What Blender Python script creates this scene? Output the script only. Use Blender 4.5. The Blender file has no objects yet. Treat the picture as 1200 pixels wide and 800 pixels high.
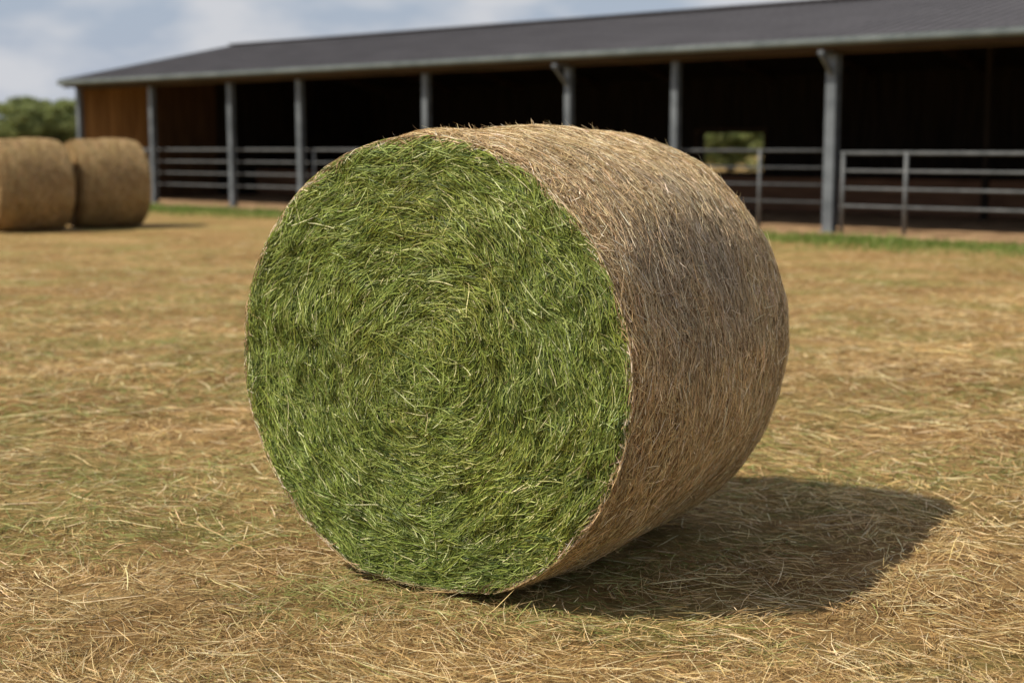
import bpy, bmesh, math
import numpy as np
from mathutils import Vector, Matrix
rng = np.random.default_rng(7)
scene = bpy.context.scene
col = scene.collection
PI = math.pi

# ---------------------------------------------------------------- helpers
def link(o, parent=None):
    col.objects.link(o)
    if parent is not None:
        o.parent = parent
    return o

def empty(name, loc=(0,0,0), rotz=0.0, **props):
    e = bpy.data.objects.new(name, None)
    e.empty_display_size = 0.2
    e.location = loc
    e.rotation_euler = (0,0,rotz)
    link(e)
    for k,v in props.items(): e[k] = v
    return e

def hash3(ix, iy, iz, seed):
    h = (ix*374761393 + iy*668265263 + iz*2147483647 + seed*974634777) & 0xFFFFFFFF
    h = ((h ^ (h >> 13)) * 1274126177) & 0xFFFFFFFF
    h = h ^ (h >> 16)
    return (h & 0xFFFFFF) / float(0xFFFFFF)

def vn(x, y, z=0.0, seed=1):
    x = np.asarray(x, float); y = np.asarray(y, float); z = np.zeros_like(x) + z
    xi = np.floor(x).astype(np.int64); yi = np.floor(y).astype(np.int64); zi = np.floor(z).astype(np.int64)
    fx = x-xi; fy = y-yi; fz = z-zi
    fx = fx*fx*(3-2*fx); fy = fy*fy*(3-2*fy); fz = fz*fz*(3-2*fz)
    r = 0
    for dx in (0,1):
        for dy in (0,1):
            for dz in (0,1):
                w = (fx if dx else 1-fx)*(fy if dy else 1-fy)*(fz if dz else 1-fz)
                r = r + w*hash3(xi+dx, yi+dy, zi+dz, seed)
    return r

def fbm(x, y, z=0.0, seed=1, o=3):
    r = 0; a = 1; t = 0; f = 1
    for i in range(o):
        r = r + a*vn(np.asarray(x)*f, np.asarray(y)*f, np.asarray(z)*f, seed+i*17); t += a; a *= .5; f *= 2.03
    return r/t

def mesh_from_np(name, verts, quads, mat, colors=None, smooth=False):
    me = bpy.data.meshes.new(name)
    nv = len(verts); nf = len(quads)
    me.vertices.add(nv); me.vertices.foreach_set("co", np.ascontiguousarray(verts, dtype=np.float32).ravel())
    me.loops.add(nf*4); me.loops.foreach_set("vertex_index", np.ascontiguousarray(quads, dtype=np.int32).ravel())
    me.polygons.add(nf)
    me.polygons.foreach_set("loop_start", np.arange(0, nf*4, 4, dtype=np.int32))
    me.polygons.foreach_set("loop_total", np.full(nf, 4, dtype=np.int32))
    me.update(calc_edges=True)
    if colors is not None:
        ca = me.color_attributes.new("strand_color", 'FLOAT_COLOR', 'POINT')
        c = np.ones((nv,4), np.float32); c[:, :3] = colors
        ca.data.foreach_set("color", c.ravel())
    me.polygons.foreach_set("use_smooth", np.full(nf, smooth, dtype=bool))
    me.materials.append(mat)
    return me

def ribbon_arrays(C, S, W, colr):
    n,k,_ = C.shape
    A = C + S*W[...,None]; B = C - S*W[...,None]
    V = np.stack([A,B], axis=2).reshape(-1,3)
    base = (np.arange(n)[:,None]*k + np.arange(k-1)[None,:])*2
    Q = np.stack([base, base+1, base+3, base+2], axis=-1).reshape(-1,4)
    cc = np.repeat(colr, k*2, axis=0)
    return V,Q,cc

def pick(palette, weights, n):
    p = np.array(palette, float); w = np.array(weights, float); w/=w.sum()
    idx = rng.choice(len(p), n, p=w)
    c = p[idx]
    return c * rng.uniform(.75,1.25,(n,1)) * rng.uniform(.93,1.07,(n,3))

# ---------------------------------------------------------------- materials
def newmat(name):
    m = bpy.data.materials.new(name); m.use_nodes = True
    nt = m.node_tree; nt.nodes.clear()
    out = nt.nodes.new("ShaderNodeOutputMaterial")
    return m, nt, out

def strand_mat(name, transl=0.2, rough=0.55, spec=0.35):
    m, nt, out = newmat(name)
    at = nt.nodes.new("ShaderNodeAttribute"); at.attribute_name = "strand_color"
    p = nt.nodes.new("ShaderNodeBsdfPrincipled"); p.inputs["Roughness"].default_value = rough
    p.inputs["Specular IOR Level"].default_value = spec
    nt.links.new(at.outputs["Color"], p.inputs["Base Color"])
    t = nt.nodes.new("ShaderNodeBsdfTranslucent"); nt.links.new(at.outputs["Color"], t.inputs["Color"])
    mx = nt.nodes.new("ShaderNodeMixShader"); mx.inputs[0].default_value = transl
    nt.links.new(p.outputs[0], mx.inputs[1]); nt.links.new(t.outputs[0], mx.inputs[2])
    nt.links.new(mx.outputs[0], out.inputs[0])
    return m

def noise_mat(name, c1, c2, scale=3, rough=.8, bump=.0, stretch=(1,1,1), metallic=0, detail=6, spec=.3, lo=.35, hi=.65, bscale=None):
    m, nt, out = newmat(name)
    N = nt.nodes; L = nt.links
    tc = N.new("ShaderNodeTexCoord"); mp = N.new("ShaderNodeMapping"); mp.inputs["Scale"].default_value = stretch
    L.new(tc.outputs["Object"], mp.inputs[0])
    no = N.new("ShaderNodeTexNoise"); no.inputs["Scale"].default_value = scale; no.inputs["Detail"].default_value = detail
    L.new(mp.outputs[0], no.inputs["Vector"])
    r = N.new("ShaderNodeValToRGB"); r.color_ramp.elements[0].position = lo; r.color_ramp.elements[1].position = hi
    r.color_ramp.elements[0].color = (*c1,1); r.color_ramp.elements[1].color = (*c2,1)
    L.new(no.outputs["Fac"], r.inputs[0])
    p = N.new("ShaderNodeBsdfPrincipled"); p.inputs["Roughness"].default_value = rough; p.inputs["Metallic"].default_value = metallic
    p.inputs["Specular IOR Level"].default_value = spec
    L.new(r.outputs[0], p.inputs["Base Color"])
    if bump:
        b = N.new("ShaderNodeBump"); b.inputs["Strength"].default_value = bump; b.inputs["Distance"].default_value = .02
        L.new(no.outputs["Fac"], b.inputs["Height"]); L.new(b.outputs[0], p.inputs["Normal"])
    L.new(p.outputs[0], out.inputs[0])
    return m

M_green = strand_mat("green_hay", .22, .55, .3)
M_straw = strand_mat("straw", .14, .7, .2)
M_litter = strand_mat("straw_litter", .2, .65, .25)
M_blade = strand_mat("grass_blade", .35, .6, .2)
M_core_green = noise_mat("hay_core", (.03,.045,.008),(.11,.14,.025), 25, .9)
M_core_straw = noise_mat("straw_core", (.14,.092,.045),(.30,.205,.105), 20, .9)
M_steel = noise_mat("galvanised_steel", (.12,.135,.15),(.20,.22,.24), 3, .5, 0, metallic=.35)
M_steel_light = noise_mat("galvanised_rail", (.10,.107,.112),(.165,.172,.178), 5, .6, 0, metallic=.2)
M_gutter = noise_mat("zinc_gutter", (.12,.145,.15),(.18,.21,.215), 2, .5, 0, metallic=.1)
M_roof = noise_mat("roof_sheet", (.060,.055,.058),(.088,.082,.086), .8, .65, 0, stretch=(1,3,1), spec=.25)
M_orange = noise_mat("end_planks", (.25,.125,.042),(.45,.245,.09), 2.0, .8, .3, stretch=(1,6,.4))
M_end_shaded = noise_mat("shaded_end_planks", (.06,.032,.015),(.12,.065,.03), 2.0, .85, .3, stretch=(1,6,.4))  # end planks in darker brown, dimmer light deeper in painted as colour
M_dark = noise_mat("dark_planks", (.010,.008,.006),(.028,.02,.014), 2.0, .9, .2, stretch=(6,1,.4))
M_redwood = noise_mat("partition_planks", (.10,.05,.028),(.20,.105,.06), 2.0, .85, .2, stretch=(.5,1,8))
M_beam = noise_mat("beam_timber", (.04,.026,.015),(.085,.05,.028), 3, .8, 0, stretch=(.3,1,4))
M_dirt = noise_mat("yard_dirt", (.19,.11,.055),(.48,.31,.17), 2.2, .95, .9, detail=12, lo=.36, hi=.62)
M_bark = noise_mat("bark", (.05,.035,.025),(.12,.09,.06), 6, .9)

# ground
def ground_material():
    m, nt, out = newmat("dry_field"); N = nt.nodes; L = nt.links
    geo = N.new("ShaderNodeNewGeometry"); P = geo.outputs["Position"]
    def noise(scale, detail=6, rough=.6, st=(1,1,1), rot=0, dist=0):
        mp = N.new("ShaderNodeMapping"); mp.inputs["Scale"].default_value = st; mp.inputs["Rotation"].default_value = (0,0,rot)
        L.new(P, mp.inputs[0])
        n = N.new("ShaderNodeTexNoise"); n.inputs["Scale"].default_value = scale; n.inputs["Detail"].default_value = detail
        n.inputs["Roughness"].default_value = rough; n.inputs["Distortion"].default_value = dist
        L.new(mp.outputs[0], n.inputs["Vector"]); return n.outputs["Fac"]
    def ramp(f, a, b, ca, cb):
        r = N.new("ShaderNodeValToRGB"); e = r.color_ramp.elements
        e[0].position=a; e[1].position=b; e[0].color=(*ca,1); e[1].color=(*cb,1)
        L.new(f, r.inputs[0]); return r.outputs[0]
    def mix(f, a, b, mode='MIX'):
        x = N.new("ShaderNodeMix"); x.data_type='RGBA'; x.blend_type=mode
        if isinstance(f,float): x.inputs[0].default_value=f
        else: L.new(f, x.inputs[0])
        for s,v in ((6,a),(7,b)):
            if isinstance(v,tuple): x.inputs[s].default_value=(*v,1)
            else: L.new(v, x.inputs[s])
        return x.outputs[2]
    def mth(op,a,b):
        x = N.new("ShaderNodeMath"); x.operation=op
        for s,v in ((0,a),(1,b)):
            if isinstance(v,(int,float)): x.inputs[s].default_value=v
            else: L.new(v,x.inputs[s])
        return x.outputs[0]
    big = noise(.55, 8, .65, (1,1.6,1), 0, .6)
    c = ramp(big, .36, .62, (.35,.21,.078), (.555,.38,.165))
    fine = noise(22, 8, .75, (1,2.2,1), .5, 1.2)
    c = mix(.85, c, ramp(fine, .30, .68, (.42,.38,.34), (1.35,1.35,1.35)), 'MULTIPLY')
    fine2 = noise(70, 5, .7, (2.5,1,1), .9, 1.5)
    c = mix(.7, c, ramp(fine2, .35, .65, (.55,.52,.5), (1.25,1.25,1.25)), 'MULTIPLY')
    mid = noise(3.4, 7, .75, (1,1.4,1), .4, .8)
    c = mix(.9, c, ramp(mid, .38, .6, (.60,.55,.50), (1.18,1.18,1.18)), 'MULTIPLY')
    gn = noise(.6, 6, .7, (1,2.0,1), .2, .3)
    gm = ramp(gn, .48, .62, (0,0,0), (.68,.68,.68))
    c = mix(gm, c, (.25,.24,.07))
    d = N.new("ShaderNodeVectorMath"); d.operation='DOT_PRODUCT'; L.new(P,d.inputs[0]); d.inputs[1].default_value=(.657,.753,0)
    def mr(v,a,b,lo,hi):
        x = N.new("ShaderNodeMapRange"); x.interpolation_type='SMOOTHSTEP'
        L.new(v,x.inputs[0]); x.inputs[1].default_value=a; x.inputs[2].default_value=b; x.inputs[3].default_value=lo; x.inputs[4].default_value=hi
        return x.outputs[0]
    up = mr(d.outputs["Value"],18.4,20.4,0,1); dn = mr(d.outputs["Value"],21.5,22.2,1,0)
    pn = ramp(noise(.9,6,.6),.34,.52,(0,0,0),(.95,.95,.95))
    strip = mth('MULTIPLY', mth('MULTIPLY',up,dn), pn)
    c = mix(strip, c, (.18,.22,.055))
    p = N.new("ShaderNodeBsdfPrincipled"); p.inputs["Roughness"].default_value=.95; p.inputs["Specular IOR Level"].default_value=.15
    L.new(c, p.inputs["Base Color"])
    b = N.new("ShaderNodeBump"); b.inputs["Strength"].default_value=.9; b.inputs["Distance"].default_value=.03
    L.new(mth('ADD',fine,mth('MULTIPLY',noise(4,6,.6),1.5)), b.inputs["Height"]); L.new(b.outputs[0], p.inputs["Normal"])
    L.new(p.outputs[0], out.inputs[0])
    return m
M_ground = ground_material()

# ---------------------------------------------------------------- ground
def gh(x,y):
    d = np.sqrt(x*x+y*y)
    amp = np.clip((19-d)/6,0,1)
    h = (fbm(x*1.3,y*1.3,0,3,3)-.5)*.06 + (fbm(x*7,y*7,0,9,3)-.5)*.035
    bd = np.sqrt((x-.1)**2+(y-5.1)**2)
    return h*amp*np.clip((bd-.3)/1.2,.25,1)

def build_ground():
    def axis(lo, hi, c0, c1, step):
        a = list(np.arange(c0, c1+step/2, step))
        s = step; v = a[-1]
        while v < hi: s*=1.35; v+=s; a.append(v)
        s = step; v = a[0]; pre=[]
        while v > lo: s*=1.35; v-=s; pre.append(v)
        return np.array(pre[::-1]+a)
    xs = axis(-900,900,-6,6,.05); ys = axis(-200,1500,1.5,16,.05)
    X,Y = np.meshgrid(xs,ys); Z = gh(X,Y)
    V = np.stack([X,Y,Z],-1).reshape(-1,3)
    nx=len(xs); ny=len(ys)
    i = np.arange(ny-1)[:,None]*nx+np.arange(nx-1)[None,:]
    Q = np.stack([i,i+1,i+1+nx,i+nx],-1).reshape(-1,4)
    me = mesh_from_np("ground",V,Q,M_ground,smooth=True)
    o = bpy.data.objects.new("ground",me); link(o); o["kind"]="structure"
    o["label"]="dry mown field covered with straw and sparse grass"
build_ground()

STRAW = [(.70,.515,.245),(.55,.375,.155),(.40,.25,.095),(.88,.73,.44),(.21,.125,.046)]

def build_litter():
    n = 350000
    d = np.exp(rng.uniform(np.log(2.2),np.log(26),n))
    a = rng.uniform(-.46,.46,n)
    x = d*np.sin(a); y = d*np.cos(a)
    fade = np.clip((27-d)/12,0,1)*np.where(x*.657+y*.753>21.3,0,1)
    keep = rng.random(n) < np.clip((fbm(x*4.4,y*4.4,0,21,3)-.18)*2.8,.45,1)*fade
    x=x[keep];y=y[keep];d=d[keep];n=len(x)
    ang = fbm(x*2.8,y*2.8,0,31,2)*PI*2.5 + rng.uniform(-1.9,1.9,n)
    ln = rng.gamma(1.9,.022,n)+.014
    lg = rng.random(n)<.035; ln[lg]=rng.uniform(.12,.28,lg.sum())
    ln = np.clip(ln,.014,.28)*np.clip(d/6,1,1.15)
    k=4; s = np.linspace(-.5,.5,k)[None,:]*ln[:,None]
    kap = rng.normal(0,2.2,n)[:,None]
    th = ang[:,None]+kap*s
    cx = x[:,None]+np.cos(ang)[:,None]*s - np.sin(ang)[:,None]*kap*s*s*.5
    cy = y[:,None]+np.sin(ang)[:,None]*s + np.cos(ang)[:,None]*kap*s*s*.5
    base = rng.exponential(.008,n)+.001+lg*.006
    tilt = rng.normal(0,.10,n)*np.where(lg,.4,1)
    up = (rng.random(n)<.02)&~lg
    tilt[up] = rng.uniform(.25,.8,up.sum())
    cz = gh(cx,cy)+base[:,None]+np.abs(tilt)[:,None]*(s+ln[:,None]*.5)
    C = np.stack([cx,cy,cz],-1)
    roll = rng.normal(0,.6,n)[:,None]
    S = np.stack([-np.sin(th)*np.cos(roll),np.cos(th)*np.cos(roll),np.sin(roll)+0*th],-1)
    w = rng.uniform(.0005,.0015,n)*np.clip(d/4.2,.8,2.2)
    W = w[:,None]*np.array([.5,1,1,.4])[None,:]
    c = pick(STRAW,[.29,.32,.20,.09,.13],n)
    c[lg] = pick([(.86,.71,.42),(.76,.59,.31)],[1,1],lg.sum())
    big = fbm(x*.9,y*.9,0,77,3)
    c *= (.72+.56*big)[:,None]
    gr = rng.random(n) < np.clip((fbm(x*.7,y*1.1,0,55,3)-.48)*3.0*np.clip((y-3.0)/1.5,.35,1)*np.clip(1.1-.14*x,.5,1.8),.015,.5)
    c[gr] = pick([(.28,.29,.085),(.37,.37,.14),(.19,.21,.05)],[1,1,1],gr.sum())
    V,Q,cc = ribbon_arrays(C,S,W,c)
    me = mesh_from_np("loose_straw",V,Q,M_litter,cc)
    o = bpy.data.objects.new("loose_straw",me); link(o); o["kind"]="stuff"
    o["label"]="loose cut straw and dry grass scattered over the field"
    o["category"]="straw"
build_litter()

# ---------------------------------------------------------------- round bales
def bale_surf(R, L, v, ph, seed, er=.06):
    b = .022*np.sin(PI*np.clip(v/L,0,1)) + .014*np.clip(v/L,0,1)
    e = .014*np.exp(-np.clip(v,0,None)/.035) + .016*np.exp(-(L-np.clip(v,None,L))/.045)
    if er>.06: e = er*(np.exp(-np.clip(v,0,None)/.035)+np.exp(-(L-np.clip(v,None,L))/.035))
    nz = (fbm(np.cos(ph)*3+5,np.sin(ph)*3+5,v*2.5+5,seed,3)-.5)*.045
    return R + b - e + nz

def face_h(R, u, w, seed):
    r = np.sqrt(u*u+w*w)
    h = (fbm(u*7+9,w*7+9,0,seed,4)-.5)*.055
    ring = .0028*np.sin(r*75+9*fbm(u*4+4,w*4+4,0,seed+3,2))*np.clip(r/.25,0,1)
    dome = .03*np.sqrt(np.clip(1-(r/R)**2,0,1))
    return (h+ring)*np.clip((R-r)/.06,.15,1)+dome

def face_strands(R, n, seed, pal, wts, wr, lr, rim_pal, rim=.30, rimw=.07):
    r = R*np.sqrt(rng.random(n))*.995
    th = rng.uniform(0,2*PI,n)
    u = r*np.cos(th); w = r*np.sin(th)
    coh = (fbm(u*10+20,w*10+20,0,seed+8,2)-.5)*1.5
    core = np.clip(1-r/.26,0,1)
    dev = coh*(1+3*core) + rng.normal(0,.32,n)*(1+3.0*core)
    wild = rng.random(n)<.22; dev[wild]+=rng.normal(0,.95,wild.sum())
    al = th+PI/2+dev
    ln = np.clip(rng.gamma(2.4,lr/2.4,n),.012,lr*2.8)
    ln = np.minimum(ln, .06+r*.8)
    kap = (1/np.maximum(r,.25))*np.clip(r/.2,0,1) + rng.normal(0,1.8,n)
    k=5; s = np.linspace(-.5,.5,k)[None,:]*ln[:,None]
    K = kap[:,None]; A = al[:,None]
    pu = u[:,None]+np.cos(A)*s-np.sin(A)*K*s*s*.5
    pw = w[:,None]+np.sin(A)*s+np.cos(A)*K*s*s*.5
    rr = np.sqrt(pu*pu+pw*pw); lim = R*.992
    f = np.where(rr>lim, lim/np.maximum(rr,1e-6),1); pu*=f; pw*=f
    lay = rng.uniform(-.012,.007,n)
    endl = np.abs(rng.normal(0,.003,n))
    h = face_h(R,pu,pw,seed)+lay[:,None]+(endl[:,None])*(2*np.abs(s)/ln[:,None])**2
    th2 = A+K*s
    ro = rng.normal(0,.5,n)[:,None]
    S = np.stack([-np.sin(th2)*np.cos(ro), -(np.sin(ro)+0*th2), np.cos(th2)*np.cos(ro)],-1)
    C = np.stack([pu, -h, pw],-1)
    W = rng.uniform(wr[0],wr[1],n)[:,None]*np.array([.55,1,1,.9,.5])[None,:]
    c = pick(pal,wts,n)
    tone = fbm(u*3.2+3,w*3.2+3,0,seed+30,3)
    c *= (.76+.46*tone)[:,None]
    yel = np.clip((fbm(u*4+13,w*4+13,0,seed+70,3)-.45)*3,0,1)[:,None]
    c = c*(1-yel)+c*yel*np.array([1.12,1.03,.95])
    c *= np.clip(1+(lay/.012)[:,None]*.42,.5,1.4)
    ri = (r>R*(1-rimw))&(rng.random(n)<rim*((r-R*(1-rimw))/(R*rimw))**1.3)
    c[ri] = pick(rim_pal,[1]*len(rim_pal),ri.sum())
    return ribbon_arrays(C,S,W,c)

def side_strands(R, L, n, seed, pal, wts, wr, lr, grey=True, flyaway=.012, er=.06):
    v = rng.uniform(-.004,L+.002,n); ph = rng.uniform(0,2*PI,n)
    coh = (fbm(np.cos(ph)*5+8,np.sin(ph)*5+8,v*5+8,seed+5,2)-.5)*.5
    dev = coh+rng.normal(0,.40,n)
    wild = rng.random(n)<.28; dev[wild]+=rng.normal(0,.9,wild.sum())
    ln = np.clip(rng.gamma(2.2,lr/2.2,n),.012,lr*3)
    k=5; s=np.linspace(-.5,.5,k)[None,:]*ln[:,None]
    D=dev[:,None]; kb=rng.normal(0,1.0,n)[:,None]
    pv = v[:,None]+np.sin(D)*s+kb*s*s*.5
    pp = ph[:,None]+np.cos(D)*s/R
    edge = rng.uniform(0,.024,n)[:,None]
    pvc = np.clip(pv,-edge,L+edge*.6)
    lay = rng.uniform(-.009,.006,n)
    endl = np.abs(rng.normal(0,.0015,n)); fl = rng.random(n)<flyaway; endl[fl]=rng.uniform(.008,.028,fl.sum())
    t01 = (s/ln[:,None]+.5)
    rad = bale_surf(R,L,pvc,pp,seed,er)+lay[:,None]+endl[:,None]*np.where(fl[:,None],t01**2,(2*np.abs(t01-.5))**2)
    C = np.stack([rad*np.cos(pp), pvc, rad*np.sin(pp)],-1)
    Dd = D+kb*s; ro=rng.normal(0,.45,n)[:,None]
    er_ = np.stack([np.cos(pp),0*pp,np.sin(pp)],-1); et = np.stack([-np.sin(pp),0*pp,np.cos(pp)],-1)
    ey = np.zeros_like(er_); ey[...,1]=1
    perp = ey*np.cos(Dd)[...,None]-et*np.sin(Dd)[...,None]
    S = perp*np.cos(ro)[...,None]+er_*np.sin(ro)[...,None]
    W = rng.uniform(wr[0],wr[1],n)[:,None]*np.array([.5,1,1,.8,.4])[None,:]
    c = pick(pal,wts,n)
    tone = fbm(np.cos(ph)*2.5+2,np.sin(ph)*2.5+2,v*2.5+2,seed+40,3)
    c *= (.78+.44*tone)[:,None]
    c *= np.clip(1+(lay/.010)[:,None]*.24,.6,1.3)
    if grey:
        nz = fbm(np.cos(ph)*4+7,np.sin(ph)*4+7,v*4+7,seed+60,3)
        g = np.exp(-((ph-.48)/.50)**2-((v-.60)/.55)**2)*.9*np.clip((nz-.1)*1.7,0,1)
        g = g*rng.uniform(.4,1.2,n)
        g = np.clip(g,0,.62)[:,None]
        lum = c.mean(1,keepdims=True)
        c = c*(1-g)+g*lum*np.array([1.03,.87,.70])*.84
        un = np.clip(-np.sin(ph)*.9+.1,0,1)[:,None]
        c = c*(1-un)+c*un*np.array([1.0,1.04,1.0])
    return ribbon_arrays(C,S,W,c)

def core_side(R,L,seed,er=.06):
    nv=40; npn=160
    v=np.linspace(0,L,nv); ph=np.linspace(0,2*PI,npn,endpoint=False)
    V,P=np.meshgrid(v,ph,indexing='ij')
    rad=bale_surf(R,L,V,P,seed,er)-.009
    X=np.stack([rad*np.cos(P),V,rad*np.sin(P)],-1).reshape(-1,3)
    i=np.arange(nv-1)[:,None]*npn+np.arange(npn)[None,:]
    j=np.arange(nv-1)[:,None]*npn+((np.arange(npn)+1)%npn)[None,:]
    Q=np.stack([i,j,j+npn,i+npn],-1).reshape(-1,4)
    return X,Q

def core_face(R,seed):
    nr=30; npn=120
    r=np.linspace(.001,R-.012,nr); ph=np.linspace(0,2*PI,npn,endpoint=False)
    Rr,P=np.meshgrid(r,ph,indexing='ij'); u=Rr*np.cos(P); w=Rr*np.sin(P)
    h=face_h(R,u,w,seed)-.012
    X=np.stack([u,-h,w],-1).reshape(-1,3)
    i=np.arange(nr-1)[:,None]*npn+np.arange(npn)[None,:]
    j=np.arange(nr-1)[:,None]*npn+((np.arange(npn)+1)%npn)[None,:]
    Q=np.stack([i,i+npn,j+npn,j],-1).reshape(-1,4)
    return X,Q

def part_mesh(name, strands, core, m_str, m_core, zc, zmin=.0, flip=None):
    V,Q,c = strands; X,K = core
    allV=np.concatenate([V,X]); allQ=np.concatenate([Q,K+len(V)]); allc=np.concatenate([c,np.tile([[.1,.1,.05]],(len(X),1))])
    if flip is not None:
        allV[:,0]*=-1; allV[:,1]=flip-allV[:,1]
    allV[:,2]+=zc
    z=allV[:,2]; low=z<.05
    allV[:,2]=np.where(low, zmin+.004+np.maximum(z+.06,0)*.42, z)
    me=mesh_from_np(name,allV,allQ,m_str,allc)
    me.materials.append(m_core)
    mi=np.zeros(len(allQ),np.int32); mi[len(Q):]=1
    me.polygons.foreach_set("material_index",mi)
    sm=np.zeros(len(allQ),bool); sm[len(Q):]=True
    me.polygons.foreach_set("use_smooth",sm)
    return me

GREEN=[(.235,.290,.054),(.145,.193,.035),(.345,.395,.12),(.60,.61,.32),(.060,.092,.017)]
SIDEP=[(.70,.535,.30),(.57,.41,.21),(.80,.66,.42),(.43,.29,.14),(.92,.82,.62),(.26,.165,.08)]
R0,L0=.75,1.30; ZC=.745
def main_bale():
    phi=math.radians(30.6)
    e=empty("round_hay_bale",(-.282,4.50,0),-phi,label="large round bale, green hay end, golden straw sides, on dry field",category="hay bale",group="round bales in the field")
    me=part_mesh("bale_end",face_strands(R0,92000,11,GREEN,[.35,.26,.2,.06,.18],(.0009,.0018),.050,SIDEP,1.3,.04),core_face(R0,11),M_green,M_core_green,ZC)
    o=bpy.data.objects.new("bale_end",me); link(o,e); o["label"]="bright green coiled hay end"
    me=part_mesh("bale_end",face_strands(R0-.03,9000,12,GREEN,[.34,.26,.2,.08,.14],(.0022,.004),.10,SIDEP,1.6,.14),core_face(R0-.03,12),M_green,M_core_green,ZC,flip=L0-.02)
    o=bpy.data.objects.new("bale_end",me); link(o,e)
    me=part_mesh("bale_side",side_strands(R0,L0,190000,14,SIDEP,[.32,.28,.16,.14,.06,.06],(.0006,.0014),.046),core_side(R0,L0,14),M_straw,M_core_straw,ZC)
    o=bpy.data.objects.new("bale_side",me); link(o,e); o["label"]="golden brown straw outer layer with greyish weathered patch"
main_bale()

def far_bales():
    TAN=[(.43,.295,.135),(.36,.235,.105),(.48,.345,.175),(.27,.17,.07)]
    be=math.radians(38)
    R,L=.80,1.25
    e=empty("round_straw_bale",(-9.06,24.7,0),be-PI/2,label="weathered golden straw round bale standing beside another bale",category="straw bale",group="round bales in the field")
    parts=[]
    for nm,st,co,fl in (("bale_end",face_strands(R-.05,5000,61,TAN,[1,1,1,.5],(.004,.007),.2,TAN),core_face(R-.05,61),None),
                     ("bale_end",face_strands(R-.05,3500,62,TAN,[1,1,1,.5],(.004,.007),.2,TAN),core_face(R-.05,62),L),
                     ("bale_side",side_strands(R,L,18000,64,TAN,[1,1,.8,.6],(.003,.006),.16,False,.01,er=.061),core_side(R,L,64,er=.061),None)):
        me=part_mesh(nm,st,co,M_straw,M_core_straw,R-.01,flip=fl)
        o=bpy.data.objects.new(nm,me); link(o,e); parts.append(o)
    e2=e.copy(); link(e2); e2.location=(-8.03,25.95,0); e2.rotation_euler=(0,0,be-PI/2-math.radians(3))
    for p in parts:
        q=p.copy(); link(q,e2)
far_bales()

# ---------------------------------------------------------------- barn
def box(bm,x0,x1,y0,y1,z0,z1):
    vs=[bm.verts.new(p) for p in ((x0,y0,z0),(x1,y0,z0),(x1,y1,z0),(x0,y1,z0),(x0,y0,z1),(x1,y0,z1),(x1,y1,z1),(x0,y1,z1))]
    for f in ((0,3,2,1),(4,5,6,7),(0,1,5,4),(1,2,6,5),(2,3,7,6),(3,0,4,7)):
        bm.faces.new([vs[i] for i in f])
def prism(bm, a, b, w, h):
    a=Vector(a); b=Vector(b); d=(b-a).normalized()
    s=d.cross(Vector((0,0,1)))
    if s.length<1e-4: s=Vector((1,0,0))
    s.normalize(); u=s.cross(d)
    vs=[]
    for p in (a,b):
        for i,j in ((-1,-1),(1,-1),(1,1),(-1,1)): vs.append(bm.verts.new(p+s*i*w/2+u*j*h/2))
    for f in ((0,1,2,3),(7,6,5,4),(0,4,5,1),(1,5,6,2),(2,6,7,3),(3,7,4,0)): bm.faces.new([vs[i] for i in f])
def tube(bm,a,b,r,n=10):
    a=Vector(a); b=Vector(b); d=(b-a).normalized()
    s=d.cross(Vector((0,0,1)))
    if s.length<1e-4: s=Vector((1,0,0))
    s.normalize(); u=s.cross(d)
    ra=[];rb=[]
    for i in range(n):
        o=(s*math.cos(2*PI*i/n)+u*math.sin(2*PI*i/n))*r
        ra.append(bm.verts.new(a+o)); rb.append(bm.verts.new(b+o))
    for i in range(n):
        j=(i+1)%n; f=bm.faces.new((ra[i],ra[j],rb[j],rb[i])); f.smooth=True
    bm.faces.new(ra[::-1]); bm.faces.new(rb)
def finish(bm,name,mat,parent,loc=(0,0,0)):
    bmesh.ops.recalc_face_normals(bm,faces=bm.faces)
    me=bpy.data.meshes.new(name); bm.to_mesh(me); bm.free(); me.materials.append(mat)
    o=bpy.data.objects.new(name,me); link(o,parent); o.location=loc; return o

BP=(5.5,24.7,0); BR=math.atan2(-.657,.753)
barn=empty("open_barn",BP,BR,label="long open-fronted cattle barn with dark metal roof and steel posts",category="barn")
X0,X1=-23.35,14.0; RY=5.6; DEP=11.2; OV=.42
XR0,XR1=X0-.06,X1+.3
ZE,ZR=3.28,4.54
def roofz(y): 
    yy=y if y<=RY else 2*RY-y
    return ZE+(yy+OV)/(RY+OV)*(ZR-ZE)
bm=bmesh.new()
xs=[]; x=XR0
while x<XR1:
    xs+= [(x,0),(x+.18,0),(x+.20,.022),(x+.235,.022)]; x+=.255
for ya,yb in ((-OV-.08,RY),(RY,DEP+OV+.08)):
    pa=[bm.verts.new((x,ya,roofz(ya)+h)) for x,h in xs]; pb=[bm.verts.new((x,yb,roofz(yb)+h)) for x,h in xs]
    for i in range(len(xs)-1): bm.faces.new((pa[i],pa[i+1],pb[i+1],pb[i]))
roof=finish(bm,"roof",M_roof,barn); roof["label"]="dark grey corrugated metal roof"
bm=bmesh.new(); prism(bm,(XR0-.01,RY-.12,ZR+.025),(XR1+.01,RY-.12,ZR+.025),.3,.03); prism(bm,(XR0-.01,RY+.12,ZR+.022),(XR1+.01,RY+.12,ZR+.022),.3,.03)
finish(bm,"ridge_cap",M_roof,roof)
for xx in (XR0-.02,XR1+.02):
    bm=bmesh.new()
    for ya,yb in ((-OV-.05,RY),(DEP+OV+.05,RY)):
        prism(bm,(xx,ya,roofz(ya)-.03),(xx,yb,roofz(yb)-.03),.03,.12)
    finish(bm,"barge_board",M_gutter,roof)
bm=bmesh.new()
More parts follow.
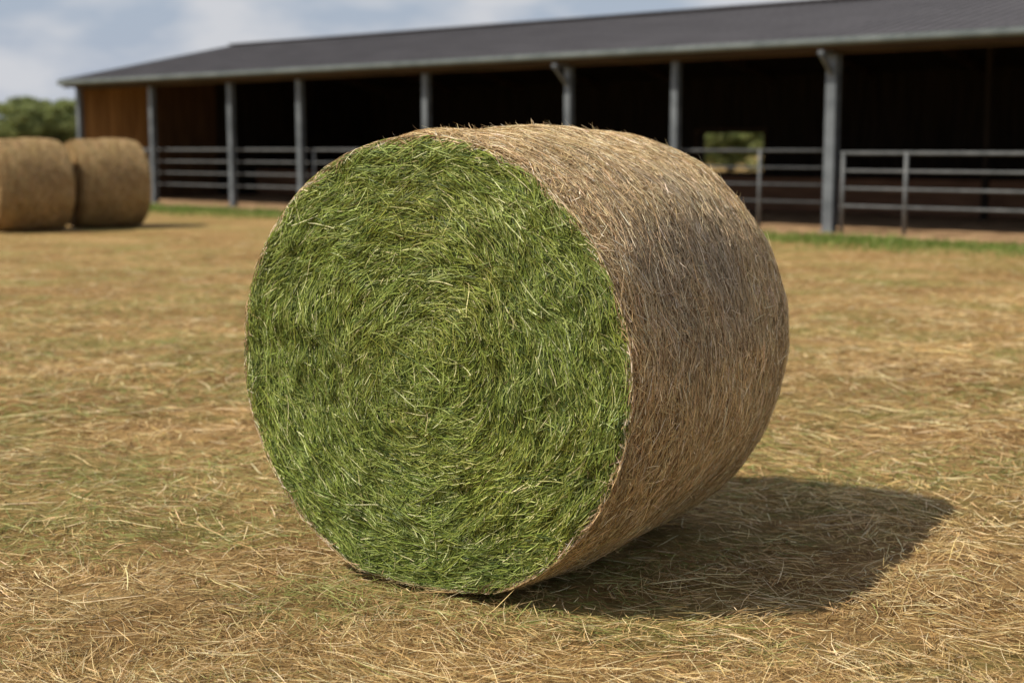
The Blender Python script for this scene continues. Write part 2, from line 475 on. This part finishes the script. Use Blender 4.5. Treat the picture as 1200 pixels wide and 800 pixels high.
for ya,yb in ((-OV+.02,RY),(RY,DEP+OV-.02)):
    q=[bm.verts.new(p) for p in ((XR0+.03,ya,roofz(ya)-.05),(XR1-.03,ya,roofz(ya)-.05),(XR1-.03,yb,roofz(yb)-.05),(XR0+.03,yb,roofz(yb)-.05))]
    bm.faces.new(q)
finish(bm,"ceiling",M_dark,roof)
for sgn,yy in ((-1,-OV-.06),(1,DEP+OV+.06)):
    bm=bmesh.new(); pr=[(yy-.075,ZE+.0)]
    for i in range(9):
        a=PI*i/8
        pr.append((yy-math.cos(a)*.075,ZE-.06-math.sin(a)*.065))
    pr.append((yy+.075,ZE+.0))
    va=[bm.verts.new((XR0,y,z-.012)) for y,z in pr]; vb=[bm.verts.new((XR1,y,z-.012)) for y,z in pr]
    for i in range(len(pr)-1): bm.faces.new((va[i],va[i+1],vb[i+1],vb[i]))
    bm.faces.new(va); bm.faces.new(vb[::-1])
    finish(bm,"gutter",M_gutter,roof)
    bm=bmesh.new(); y2=yy-sgn*.09
    box(bm,XR0+.03,XR1-.03,min(y2,y2-sgn*.03),max(y2,y2-sgn*.03),ZE-.20,ZE-.05)
    finish(bm,"fascia_board",M_beam,roof)
def hpost(bm,x,y,zt,w=.20,d=.20,t=.022):
    box(bm,x-w/2,x+w/2,y-d/2,y-d/2+t,0,zt)
    box(bm,x-w/2,x+w/2,y+d/2-t,y+d/2,0,zt)
    box(bm,x-t/2,x+t/2,y-d/2+t,y+d/2-t,0,zt)
    box(bm,x-w/2-.04,x+w/2+.04,y-d/2-.04,y+d/2+.04,0,.025)
for x in (-23.22,-19.8,-16.5,-13.9,-9.75,-5.8,-3.25,0,5.8,11.6):
    bm=bmesh.new(); big=x in (0,5.8,11.6); br=big or x==-5.8
    w=.19 if big else .14
    hpost(bm,x,0,roofz(0)-.34,w,w)
    if br:
        prism(bm,(x,-.09,2.70),(x,-OV-.02,3.0),.06,.07)
        box(bm,x-.05,x+.05,-OV-.06,-.10,3.01,3.07)
    o=finish(bm,"post",M_steel,barn)
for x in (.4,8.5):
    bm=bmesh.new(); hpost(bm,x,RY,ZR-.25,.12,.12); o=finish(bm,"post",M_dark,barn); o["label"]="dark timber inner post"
bm=bmesh.new(); box(bm,X0+.1,X1-.1,-.09,.09,roofz(0)-.335,roofz(0)-.10); o=finish(bm,"eave_beam",M_beam,barn)
bm=bmesh.new(); box(bm,X0+.1,X1-.1,RY-.09,RY+.09,ZR-.245,ZR-.11); finish(bm,"ridge_beam",M_beam,barn)
x=X0+1.0
while x<X1:
    bm=bmesh.new()
    prism(bm,(x,.12,roofz(.12)-.17),(x,RY-.1,ZR-.19),.10,.18)
    prism(bm,(x,DEP-.1,roofz(DEP-.1)-.17),(x,RY+.1,ZR-.19),.10,.18)
    finish(bm,"rafter",M_beam,barn); x+=2.9
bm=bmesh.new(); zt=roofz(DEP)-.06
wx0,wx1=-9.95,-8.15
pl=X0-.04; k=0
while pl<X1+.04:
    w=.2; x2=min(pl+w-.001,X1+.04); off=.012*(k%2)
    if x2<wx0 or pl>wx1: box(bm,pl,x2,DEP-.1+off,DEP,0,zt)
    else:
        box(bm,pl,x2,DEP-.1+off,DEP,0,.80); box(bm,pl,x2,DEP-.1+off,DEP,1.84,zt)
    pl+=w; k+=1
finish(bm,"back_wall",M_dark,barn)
bm=bmesh.new()
for a in ((wx0-.3,wx0-.2,.70,1.96),(wx1+.1,wx1+.2,.70,1.96)): box(bm,a[0],a[1],DEP-.14,DEP-.1-.003,a[2],a[3])
for z in (.70,1.88): box(bm,wx0-.2,wx1+.1,DEP-.14,DEP-.103,z,z+.08)
finish(bm,"window_frame",M_beam,barn)
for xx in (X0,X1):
    for ya,yb,m,lb in ((.12,2.32,M_orange,"orange-brown timber planks"),(2.32,4.72,M_end_shaded,"timber planks painted darker brown for dimmer light inside"),(4.72,DEP-.102,M_dark,"timber planks painted nearly black for deep barn shade")):  # plank colours darken inward, standing in for light falling off
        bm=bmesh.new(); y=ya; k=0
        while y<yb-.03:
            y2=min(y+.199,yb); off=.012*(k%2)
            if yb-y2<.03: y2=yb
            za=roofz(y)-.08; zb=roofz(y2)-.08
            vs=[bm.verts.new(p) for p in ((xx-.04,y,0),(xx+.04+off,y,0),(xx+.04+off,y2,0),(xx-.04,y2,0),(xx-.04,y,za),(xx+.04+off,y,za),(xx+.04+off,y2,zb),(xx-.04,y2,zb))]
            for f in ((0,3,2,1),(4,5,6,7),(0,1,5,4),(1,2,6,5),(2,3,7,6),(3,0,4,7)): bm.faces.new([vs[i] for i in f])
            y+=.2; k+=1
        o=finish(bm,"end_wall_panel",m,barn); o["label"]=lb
bm=bmesh.new()
for i in range(4):
    box(bm,X0+.3,X1-.2,6.0+.004*(i%2),6.05+.004*(i%2),.04+i*.19,.04+i*.19+.18)
finish(bm,"plank_partition",M_redwood,barn)
bm=bmesh.new()
n=180
yr=[None]+[.5+(DEP-.6)*j/8 for j in range(9)]
er_=np.random.default_rng(3).normal(0,.07,n+1)
g=[[bm.verts.new((X0+(X1-X0)*i/n, -0.95+.14*math.sin(i*.85)+.14*math.sin(i*.31)+float(er_[i]) if j==0 else yr[j], .006)) for i in range(n+1)] for j in range(10)]
for j in range(9):
    for i in range(n): bm.faces.new((g[j][i],g[j][i+1],g[j+1][i+1],g[j+1][i]))
fl=finish(bm,"dirt_floor",M_dirt,None,BP); fl.rotation_euler=(0,0,BR); fl["kind"]="structure"; fl["label"]="reddish brown trodden dirt under the barn roof"

# ---------------------------------------------------------------- fences (barn frame)
Rm=Matrix.Rotation(BR,4,'Z')
def fence(x0,x1,y,posts,hts,label,rr=.021):
    p=Rm@Vector((x0,y,0))+Vector(BP)
    e=empty("metal_fence",p,BR,label=label,category="fence",group="steel rail fences along the barn")
    for i,z in enumerate(hts):
        bm=bmesh.new(); tube(bm,(0,0,z),(x1-x0,0,z),rr if i else rr*1.3); finish(bm,"rail",M_steel_light,e)
    for px in posts:
        bm=bmesh.new(); tube(bm,(px-x0,.001,0),(px-x0,.001,hts[0]+.03),rr*1.5); finish(bm,"fence_post",M_steel_light,e)
fence(-20.6,-.25,.22,[-20.5,-13.7,-8,-1.55],[1.40,1.10,.80,.50],"grey steel rail fence between barn posts")
fence(.18,13.6,.02,[.22,1.38,5.6,8.4,11.4,13.4],[1.36,1.06,.76,.46],"grey steel rail fence with close gate posts beside barn post",.024)

# ---------------------------------------------------------------- grass along barn
def barn_grass():
    n=38000
    x=rng.uniform(X0-1,X1-2,n); y=-rng.gamma(2.2,.6,n)-.85
    keep=(rng.random(n)<np.clip((fbm(x*.8+30,y*1.4+30,0,5,3)-.34)*6,.02,1))&(y>-4.2)
    x=x[keep];y=y[keep];n=len(x)
    hgt=rng.gamma(4,.015,n)+.015
    a=rng.uniform(0,2*PI,n); lean=rng.uniform(.1,.7,n)*hgt
    k=3; t=np.linspace(0,1,k)[None,:]
    cx=x[:,None]+np.cos(a)[:,None]*lean[:,None]*t**2; cy=y[:,None]+np.sin(a)[:,None]*lean[:,None]*t**2; cz=hgt[:,None]*t
    wx=BP[0]+cx*.753+cy*.657; wy=BP[1]-cx*.657+cy*.753
    C=np.stack([wx,wy,cz+0*wx],-1)
    b=rng.uniform(0,2*PI,n)[:,None]; S=np.stack([np.cos(b)+0*t,np.sin(b)+0*t,0*b+0*t],-1)
    W=rng.uniform(.004,.009,n)[:,None]*np.array([1,.8,.15])[None,:]
    c=pick([(.16,.24,.045),(.22,.29,.07),(.11,.17,.03),(.40,.38,.16)],[1,1,1,.25],n)
    V,Q,cc=ribbon_arrays(C,S,W,c)
    o=bpy.data.objects.new("grass",mesh_from_np("grass",V,Q,M_blade,cc)); link(o); o["kind"]="stuff"; o["label"]="green grass tufts along the barn edge"; o["category"]="grass"
barn_grass()

# ---------------------------------------------------------------- trees
def tree_meshes(seed,H=9.0):
    r=np.random.default_rng(seed)
    bm=bmesh.new()
    def limb(pts,rads,n=8):
        rings=[]
        for p,rd in zip(pts,rads):
            rings.append([bm.verts.new((p[0]+math.cos(2*PI*i/n)*rd,p[1]+math.sin(2*PI*i/n)*rd,p[2])) for i in range(n)])
        for A,B in zip(rings,rings[1:]):
            for i in range(n): f=bm.faces.new((A[i],A[(i+1)%n],B[(i+1)%n],B[i])); f.smooth=True
    limb([(0,0,0),(.05,.05,1.2),(.1,-.05,3),(.0,.1,5.2),(.1,0,7.4)],[.28,.2,.17,.11,.03])
    tips=[]
    for i in range(9):
        a=i*2.4+r.uniform(-.3,.3); z=r.uniform(1.6,5.4); l=r.uniform(1.6,2.9)*(1-.06*z)
        e=(math.cos(a)*l,math.sin(a)*l,z+l*.75); tips.append(e)
        limb([(0,0,z),(e[0]*.5,e[1]*.5,z+l*.3),e],[.10,.06,.015],6)
    tm=bpy.data.meshes.new("trunk"); bm.to_mesh(tm); bm.free(); tm.materials.append(M_bark)
    cl=[(t[0],t[1],t[2]) for t in tips]
    for i in range(46):
        a=r.uniform(0,2*PI); z=r.uniform(.9,H*.93); pr=3.1*math.sqrt(max(.05,1-((z-H*.42)/(H*.58))**2))
        q=pr*math.sqrt(r.uniform(.05,1)); cl.append((math.cos(a)*q,math.sin(a)*q,z))
    cl=np.array(cl); n=13000
    ci=r.integers(0,len(cl),n); sz=r.uniform(.6,1.15,len(cl))
    dv=r.normal(0,1,(n,3)); dv/=np.linalg.norm(dv,axis=1,keepdims=True)
    P=cl[ci]+dv*(sz[ci]*r.uniform(.3,1.05,n)**.6)[:,None]*np.array([1,1,.75])
    P[:,2]=np.maximum(P[:,2],.4)
    a=r.normal(0,1,(n,3)); a/=np.linalg.norm(a,axis=1,keepdims=True)
    b=np.cross(a,r.normal(0,1,(n,3))); b/=np.linalg.norm(b,axis=1,keepdims=True)
    s=r.uniform(.10,.20,n)[:,None]
    V=np.stack([P-a*s,P-b*s*.6,P+a*s,P+b*s*.6],1).reshape(-1,3)
    Q=np.arange(n*4).reshape(-1,4)
    ct=r.uniform(.75,1.25,len(cl))[ci][:,None]
    base=np.array([[.23,.275,.095],[.27,.31,.115],[.18,.22,.08],[.31,.33,.14]])[r.integers(0,4,n)]*ct
    cm=mesh_from_np("crown",V,Q,M_blade,np.repeat(base,4,axis=0))
    return tm,cm
variants=[tree_meshes(101),tree_meshes(202),tree_meshes(303)]
tp=[(-57,148,.70),(-53.8,152,.70),(-50.6,147,.68),(-47.5,150,.70),(-60.5,152,.74),(-64,156,.76),(-44.5,152,.70),(-55,163,.80),(-52,160,.78),(-68,158,.78),(-49,160,.76),(-46.5,158,.74),
    (10.6,84,.46),(13.0,86,.44),(15.4,84,.46),(17.8,85,.44),(14.2,92,.50),(20.2,86,.46)]
for i,(x,y,s) in enumerate(tp):
    tm,cm=variants[i%3]
    e=empty("tree",(x,y,0),i*1.3,label="green leafy tree standing beyond the field",category="tree",group="trees along the field edge")
    e.scale=(s*1.35,s*1.35,s)
    for nm,m in (("trunk",tm),("crown",cm)):
        link(bpy.data.objects.new(nm,m),e)

# ---------------------------------------------------------------- light
sv=Vector((-.76,-.27,1.0)).normalized()
elev=math.asin(sv.z); azi=math.atan2(sv.x,sv.y)
sun=bpy.data.lights.new("sun",'SUN'); sun.energy=5.0; sun.angle=math.radians(1.0); sun.color=(1.0,.92,.78)
so=bpy.data.objects.new("sun",sun); link(so); so.rotation_euler=sv.to_track_quat('Z','Y').to_euler(); so.location=(0,0,20)
w=bpy.data.worlds.new("World"); scene.world=w; w.use_nodes=True
nt=w.node_tree; nt.nodes.clear(); N=nt.nodes; L=nt.links
out=N.new("ShaderNodeOutputWorld"); bg=N.new("ShaderNodeBackground"); bg.inputs[1].default_value=.10
sky=N.new("ShaderNodeTexSky"); sky.sky_type='NISHITA'; sky.sun_disc=False; sky.sun_elevation=elev; sky.sun_rotation=azi
sky.air_density=1.2; sky.dust_density=1.0
tc=N.new("ShaderNodeTexCoord"); mp=N.new("ShaderNodeMapping"); mp.inputs["Scale"].default_value=(6,6,15); L.new(tc.outputs["Generated"],mp.inputs[0])
no=N.new("ShaderNodeTexNoise"); no.inputs["Scale"].default_value=1.8; no.inputs["Detail"].default_value=5; no.inputs["Roughness"].default_value=.45; L.new(mp.outputs[0],no.inputs["Vector"])
rp=N.new("ShaderNodeValToRGB"); rp.color_ramp.elements[0].position=.40; rp.color_ramp.elements[1].position=.60
rp.color_ramp.elements[0].color=(0,0,0,1); rp.color_ramp.elements[1].color=(.9,.9,.9,1); L.new(no.outputs["Fac"],rp.inputs[0])
sx=N.new("ShaderNodeSeparateXYZ"); L.new(tc.outputs["Generated"],sx.inputs[0])
mr=N.new("ShaderNodeMapRange"); L.new(sx.outputs[2],mr.inputs[0]); mr.inputs[1].default_value=.05; mr.inputs[2].default_value=.45; mr.inputs[3].default_value=.9; mr.inputs[4].default_value=0
haze=N.new("ShaderNodeMix"); haze.data_type='RGBA'; L.new(mr.outputs[0],haze.inputs[0])
L.new(sky.outputs[0],haze.inputs[6]); haze.inputs[7].default_value=(4.0,4.6,5.8,1)
mx=N.new("ShaderNodeMix"); mx.data_type='RGBA'; L.new(rp.outputs[0],mx.inputs[0]); L.new(haze.outputs[2],mx.inputs[6]); mx.inputs[7].default_value=(6.4,6.5,6.8,1)
L.new(mx.outputs[2],bg.inputs[0]); L.new(bg.outputs[0],out.inputs[0])

# ---------------------------------------------------------------- camera
cam=bpy.data.cameras.new("camera"); co=bpy.data.objects.new("camera",cam); link(co)
cam.lens=50; cam.sensor_width=36; cam.clip_end=3000; cam.clip_start=.05
co.location=(0,0,1.45); co.rotation_euler=(math.radians(90-7.75),0,0)
cam.dof.use_dof=True; cam.dof.focus_distance=4.4; cam.dof.aperture_fstop=2.1
scene.camera=co
scene.view_settings.view_transform='Standard'; scene.view_settings.look='None'; scene.view_settings.exposure=0
